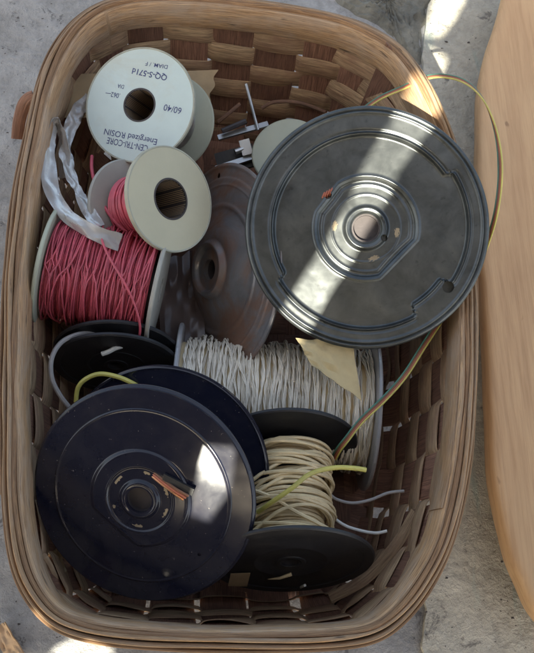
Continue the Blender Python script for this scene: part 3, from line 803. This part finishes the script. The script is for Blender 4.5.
def film_band(paths, th, mat, name, label, cat, seed):
    parts = []
    for A, w, ang in paths:
        n, m = 110, 9; P = resample(crom([at(*a) for a in A], 12), n)[0]
        T = np.gradient(P, axis=0); T /= np.linalg.norm(T, axis=1)[:,None]
        up = np.array(RM @ Vector((0,0,1))); B = np.cross(T, up); B /= np.linalg.norm(B, axis=1)[:,None]; U = np.cross(B, T)
        an = np.interp(np.linspace(0,1,n), np.linspace(0,1,len(ang)), ang)+smooth_noise(n, 10, .22, seed)
        D = B*np.cos(an)[:,None]+U*np.sin(an)[:,None]; Nn = -B*np.sin(an)[:,None]+U*np.cos(an)[:,None]
        W = w+smooth_noise(n, 9, .12, seed+1); a1 = smooth_noise(n, 6, .8, seed+2); a2 = smooth_noise(n, 8, .07, seed+3); a3 = smooth_noise(n, 5, 1.2, seed+4)
        V = []
        for s in (1, -1):
            for j in range(m):
                x = j/(m-1)*2-1
                fold = .07*np.sin(x*4+a1*2)+a2*np.cos(x*3+a3)+.02*np.sin(x*11+a3*3)
                V.append(P+D*(x*W/2+a2*.6)[:,None]+Nn*(fold+s*th/2)[:,None])
        V = np.concatenate(V); Fc = []
        for j in range(m-1):
            for i in range(n-1):
                q = j*n+i; Fc.append((q, q+1, q+n+1, q+n)); q += m*n; Fc.append((q, q+n, q+n+1, q+1))
        bd = list(range(n))+[j*n+n-1 for j in range(1, m)]+[(m-1)*n+i for i in range(n-2, -1, -1)]+[j*n for j in range(m-2, 0, -1)]
        for k in range(len(bd)): p, q = bd[k], bd[(k+1) % len(bd)]; Fc.append((p, p+m*n, q+m*n, q))
        parts.append((V, Fc)); seed += 9
    V, Fc = join(parts); c = Vector(V.mean(0)); o = meshobj(name, V-np.array(c), Fc, M[mat], sharp=50); o.location = c*CM; return tag(o, label, cat)
film_band([([(92,96,-5),(80,110,-4.0),(70,130,-3.0),(66,152,-2.6),(72,178,-2.4),(84,202,-2.1),(98,226,-1.8)], 1.0, [.9,.5,.5,.9,.6,.3]),
           ([(64,178,-3.2),(64,155,-2.6),(62,134,-2.0),(57,122,-1.6),(51,130,-1.5),(48,150,-1.5),(49,176,-1.5),(56,200,-1.4),(70,217,-1.0),(88,229,-.7),(104,237,-.6),(120,243,-1.0)], 1.15, [.9,.9,1.1,1.1,.9,.6,.2,.1,.1,.2])],
     .02, 'strap', 'strap', 'crumpled whitish grey plastic strap looped between the left wall and the red wire spool', 'strap', 31)
def sheet(name, label, cat, quad, mat, amp, seed, n=26, th=.06):
    """four corner pixels with depth, wrinkled and thick"""
    q = [np.array(at(*a)) for a in quad]; nn = np.cross(q[1]-q[0], q[3]-q[0]); nn /= np.linalg.norm(nn); r_ = np.random.default_rng(seed)
    if nn[2] < 0: nn = -nn
    g = r_.normal(0, amp, (8, 8)); V = []
    def sm(a, b):
        i, j = min(int(a*7), 6), min(int(b*7), 6); f, h = a*7-i, b*7-j
        return (g[i,j]*(1-f)+g[i+1,j]*f)*(1-h)+(g[i,j+1]*(1-f)+g[i+1,j+1]*f)*h
    for s in (1, -1):
        for i in range(n):
            for j in range(n):
                a, b = i/(n-1), j/(n-1)
                e = .012*math.sin(a*17+seed)*(b in (0, 1)); p = (q[0]*(1-a)+q[1]*a)*(1-b-e)+(q[3]*(1-a)+q[2]*a)*(b+e)
                V.append(p+nn*(sm(a, b)+s*th/2))
    Fc = []
    for i in range(n-1):
        for j in range(n-1):
            a = i*n+j; Fc.append((a, a+n, a+n+1, a+1)); b = a+n*n; Fc.append((b, b+1, b+n+1, b+n))
    bd = [i*n for i in range(n)]+[(n-1)*n+j for j in range(1, n)]+[i*n+n-1 for i in range(n-2, -1, -1)]+[j for j in range(n-2, 0, -1)]
    for k in range(len(bd)):
        a, b = bd[k], bd[(k+1) % len(bd)]; Fc.append((a, a+n*n, b+n*n, b)[::-1])
    V = np.array(V); c = V.mean(0); o = meshobj(name, V-c, Fc, M[mat], sharp=25); o.location = Vector(c)*CM
    return tag(o, label, cat)
sheet('cardboard', 'tan cardboard piece tucked behind the white solder spool', 'cardboard', [(58,118,-4.6),(74,74,-4.2),(217,70,-4.6),(206,116,-5.6)], 'card', .03, 3)
sheet('masking_tape', 'torn piece of yellowish masking tape stuck on the white twisted wire', 'tape', [(296,338,-2.9),(352,342,-3.2),(361,400,-3.8),(312,366,-3.2)], 'tape', .11, 4)
sheet('plastic_film', 'crumpled dark brown plastic film between the red spool and the rusty reel', 'plastic film', [(158,262,-9.5),(200,250,-11),(206,378,-10.5),(160,388,-8.5)], 'crumple', .22, 5, 40)
sheet('paper_scrap', 'small pale paper scrap wedged against the wall in the bottom left corner', 'paper', [(44,556,-7),(58,548,-7.2),(68,574,-8),(54,584,-7.4)], 'card', .12, 8, 16)
def rod(a, b, r, n=8): return tube([at(*a), np.array(at(*a))*.5+np.array(at(*b))*.5, at(*b)], r, n)
def boxat(c, ax, ay, az):
    c = np.array(c); V = [c+sx*np.array(ax)+sy*np.array(ay)+sz*np.array(az) for sx in (-1,1) for sy in (-1,1) for sz in (-1,1)]
    return np.array(V), [(0,1,3,2),(4,6,7,5),(0,4,5,1),(2,3,7,6),(0,2,6,4),(1,5,7,3)]
hw = at(243, 145, -8); t = thing('metal_bracket', 'small metal bracket with rails, white block and thin rod behind the spools', 'hardware', Matrix.Translation(hw))
for a, b in (((218,138,-7.6),(268,124,-7.4)), ((216,169,-7.4),(256,156,-7.2))):
    p, e = np.array(at(*a)), np.array(at(*b)); d = (e-p); L = np.linalg.norm(d); d /= L; s = np.cross(d, (0,0,1)); s /= np.linalg.norm(s); u = np.cross(s, d)
    V, Fc = boxat((p+e)/2, d*L/2, s*.22, u*.12); meshobj('rail', V, Fc, M['chrome'], t, True, smooth=False)
ex = np.array(ncam(.96,.26,0)); ey = np.array(ncam(-.26,.96,0)); ez = np.array(ncam(0,0,1))
V, Fc = boxat(at(246,148,-7.0), ex*.42, ey*.62, ez*.4); meshobj('block', V, Fc, M['whitebit'], t, True, smooth=False)
V, Fc = rod((235,152,-6.9),(243,149,-6.9), .26, 12); meshobj('screw', V, Fc, M['chrome'], t, True)
V, Fc = rod((246,84,-6.0),(258,130,-7.2), .13); meshobj('rod', V, Fc, M['chrome'], t, True)
V, Fc = boxat(at(236,160,-8.0), ex*1.6, ey*.9, ez*.3); meshobj('plate', V, Fc, M['black'], t, True, smooth=False)
V, Fc = rod((222,131,-7.0),(246,121,-6.8), .22); meshobj('tube', V, Fc, M['darkwire'], t, True)
wire_thing('twig', 'thin bent brown twig arching above the metal bracket', 'twig', [(262,108,-7),(275,102,-6.5),(300,103,-6.2),(325,112,-6.6)], .16, 'twig')
wire_thing('twig', 'short straight brown twig left of the metal bracket', 'twig', [(218,122,-7.2),(228,114,-6.8),(240,104,-6.6)], .16, 'twig')
wire_thing('twig', 'small pale stick standing in the bottom left corner of the basket', 'twig', [(44,556,-4),(50,566,-5),(56,580,-6.5)], .22, 'chip')
sheet('wood_chip', 'pale splintered wood chip on the concrete at the bottom left', 'wood chip', [(-4,626,-14.6),(6,622,-14.4),(26,656,-14.6),(6,664,-14.7)], 'chip', .12, 12, 14, .2)

def grit():
    r_ = np.random.default_rng(77); parts = []
    for k in range(420):
        if k < 120: px, py = r_.uniform(0, 95), r_.uniform(0, 200)
        elif k < 260: px, py = r_.uniform(300, 490), r_.uniform(-10, 140)
        elif k < 380: px, py = r_.uniform(400, 530), r_.uniform(440, 650)
        else: px, py = r_.uniform(-5, 60), r_.uniform(560, 655)
        z0 = GZ+(.5 if px > 424 else 0); c = np.array(at(px, py, z0)); s = abs(r_.normal(0, .035))+.015
        if k % 9 == 0: s *= 2
        B = np.array([(1,0,0),(0,1,0),(-1,0,0),(0,-1,0),(0,0,1),(0,0,-.5)], float)*r_.uniform(.4, 1.3, (6,1))*s
        a = r_.uniform(0, 6.28); B = B @ np.array([[math.cos(a),math.sin(a),0],[-math.sin(a),math.cos(a),0],[0,0,.6]]); B[:,0] *= r_.uniform(.6, 2.2)
        parts.append((B+c+[0,0,s*.25], [(0,1,4),(1,2,4),(2,3,4),(3,0,4),(1,0,5),(2,1,5),(3,2,5),(0,3,5)]))
    V, Fc = join(parts); o = meshobj('grit', V, Fc, M['bore'], smooth=False); tag(o, 'scattered dark grit and leaf crumbs on the concrete', 'grit', kind='stuff')
grit()

# ------------------------------------------------------------------ light: sun through openings cut in an added dark board, out of view
S = Vector((-math.cos(R_(46))*math.cos(R_(68.3)), -math.cos(R_(46))*math.sin(R_(68.3)), math.sin(R_(46))))
el = math.asin(S.z); az = math.atan2(S.x, S.y)
sun = bpy.data.lights.new('sun', 'SUN'); sun.energy = 5; sun.angle = R_(.5); sun.color = (1,.97,.93)
so = bpy.data.objects.new('sun', sun); COL.objects.link(so); so.rotation_euler = S.to_track_quat('Z', 'Y').to_euler(); so.location = S*3
def sun_blocker():
    D = 84.0; O = S*D                       # plane of the added blocker, square to the sun
    u = Vector((0,0,1)).cross(S).normalized(); v = S.cross(u)
    def pr(px, py, z):
        p = at(px, py, z); q = p-S*((p-O).dot(S)); d = q-O; return (d.dot(u), d.dot(v))
    # openings cut to place each sun patch
    Ls = [(416,68,0),(406,92,0),(394,112,0),(368,156,0),(352,196,0),(330,236,0),(308,270,-1),(284,310,-1.5),(268,334,-2)]
    Rs = [(298,350,-2),(312,326,-1.5),(326,300,-1),(350,262,-.5),(366,230,0),(386,196,0),(402,160,0),(422,128,0),(438,108,0),(448,84,0),(432,72,0)]
    A = [(418,52,0),(440,54,0),(456,34,0),(476,-6,0),(528,-85,0),(580,-185,0),(545,-190,0),(492,-95,0),(452,-30,0),(430,14,0)]
    holes = [Ls+Rs, A,
             [(214,432,.5),(243,430,.5),(232,484,.3),(205,530,0),(186,522,0),(198,482,.2),(205,455,.4)],
             [(50,652,GZ),(80,634,GZ),(110,640,GZ),(118,680,GZ),(60,700,GZ)],
             [(96,615,-2),(106,611,-2),(122,622,-2),(110,630,-2)],
             [(64,560,-4),(72,556,-4),(84,574,-4),(74,580,-4)]]
    outer = [(-70,-62),(70,-62),(70,76),(-70,76)]  # sized to shade the scene and keep the reel reflections dark
    bm = bmesh.new(); es = []
    for loop in [outer]+[[pr(*q) for q in h] for h in holes]:
        vh = [bm.verts.new((O+u*a+v*b)*CM) for a, b in loop]
        es += [bm.edges.new((vh[i], vh[(i+1)%len(vh)])) for i in range(len(vh))]
    bmesh.ops.triangle_fill(bm, use_beauty=True, use_dissolve=False, edges=es, normal=S)
    r = bmesh.ops.extrude_face_region(bm, geom=bm.faces[:]); bmesh.ops.translate(bm, verts=[g for g in r['geom'] if isinstance(g, bmesh.types.BMVert)], vec=S*.004)
    me = bpy.data.meshes.new('sun_blocker'); bm.to_mesh(me); bm.free(); me.materials.append(M['sun_blocker'])
    o = link_obj('sun_blocker', me); tag(o, 'added dark board out of view, with openings cut to shape the sunlight', kind='structure')
sun_blocker()
w = bpy.data.worlds.new('World'); scene.world = w; w.use_nodes = True; nt = w.node_tree
sk = nt.nodes.new('ShaderNodeTexSky'); sk.sky_type = 'NISHITA'; sk.sun_disc = False; sk.dust_density = 6; sk.ozone_density = 0; sk.air_density = .8; sk.sun_elevation = el; sk.sun_rotation = az
bg = nt.nodes['Background']; bg.inputs[1].default_value = .15; nt.links.new(sk.outputs[0], bg.inputs[0])
scene.view_settings.view_transform = 'Standard'; scene.view_settings.look = 'None'; scene.view_settings.gamma = 1
scene.view_settings.exposure = 1.88
scene.view_settings.use_white_balance = True; scene.view_settings.white_balance_temperature = 7350; scene.view_settings.white_balance_tint = 3
scene.render.engine = 'CYCLES'
scene.cycles.max_bounces = 8; scene.cycles.diffuse_bounces = 4; scene.cycles.glossy_bounces = 4
print('sun elevation', math.degrees(el))
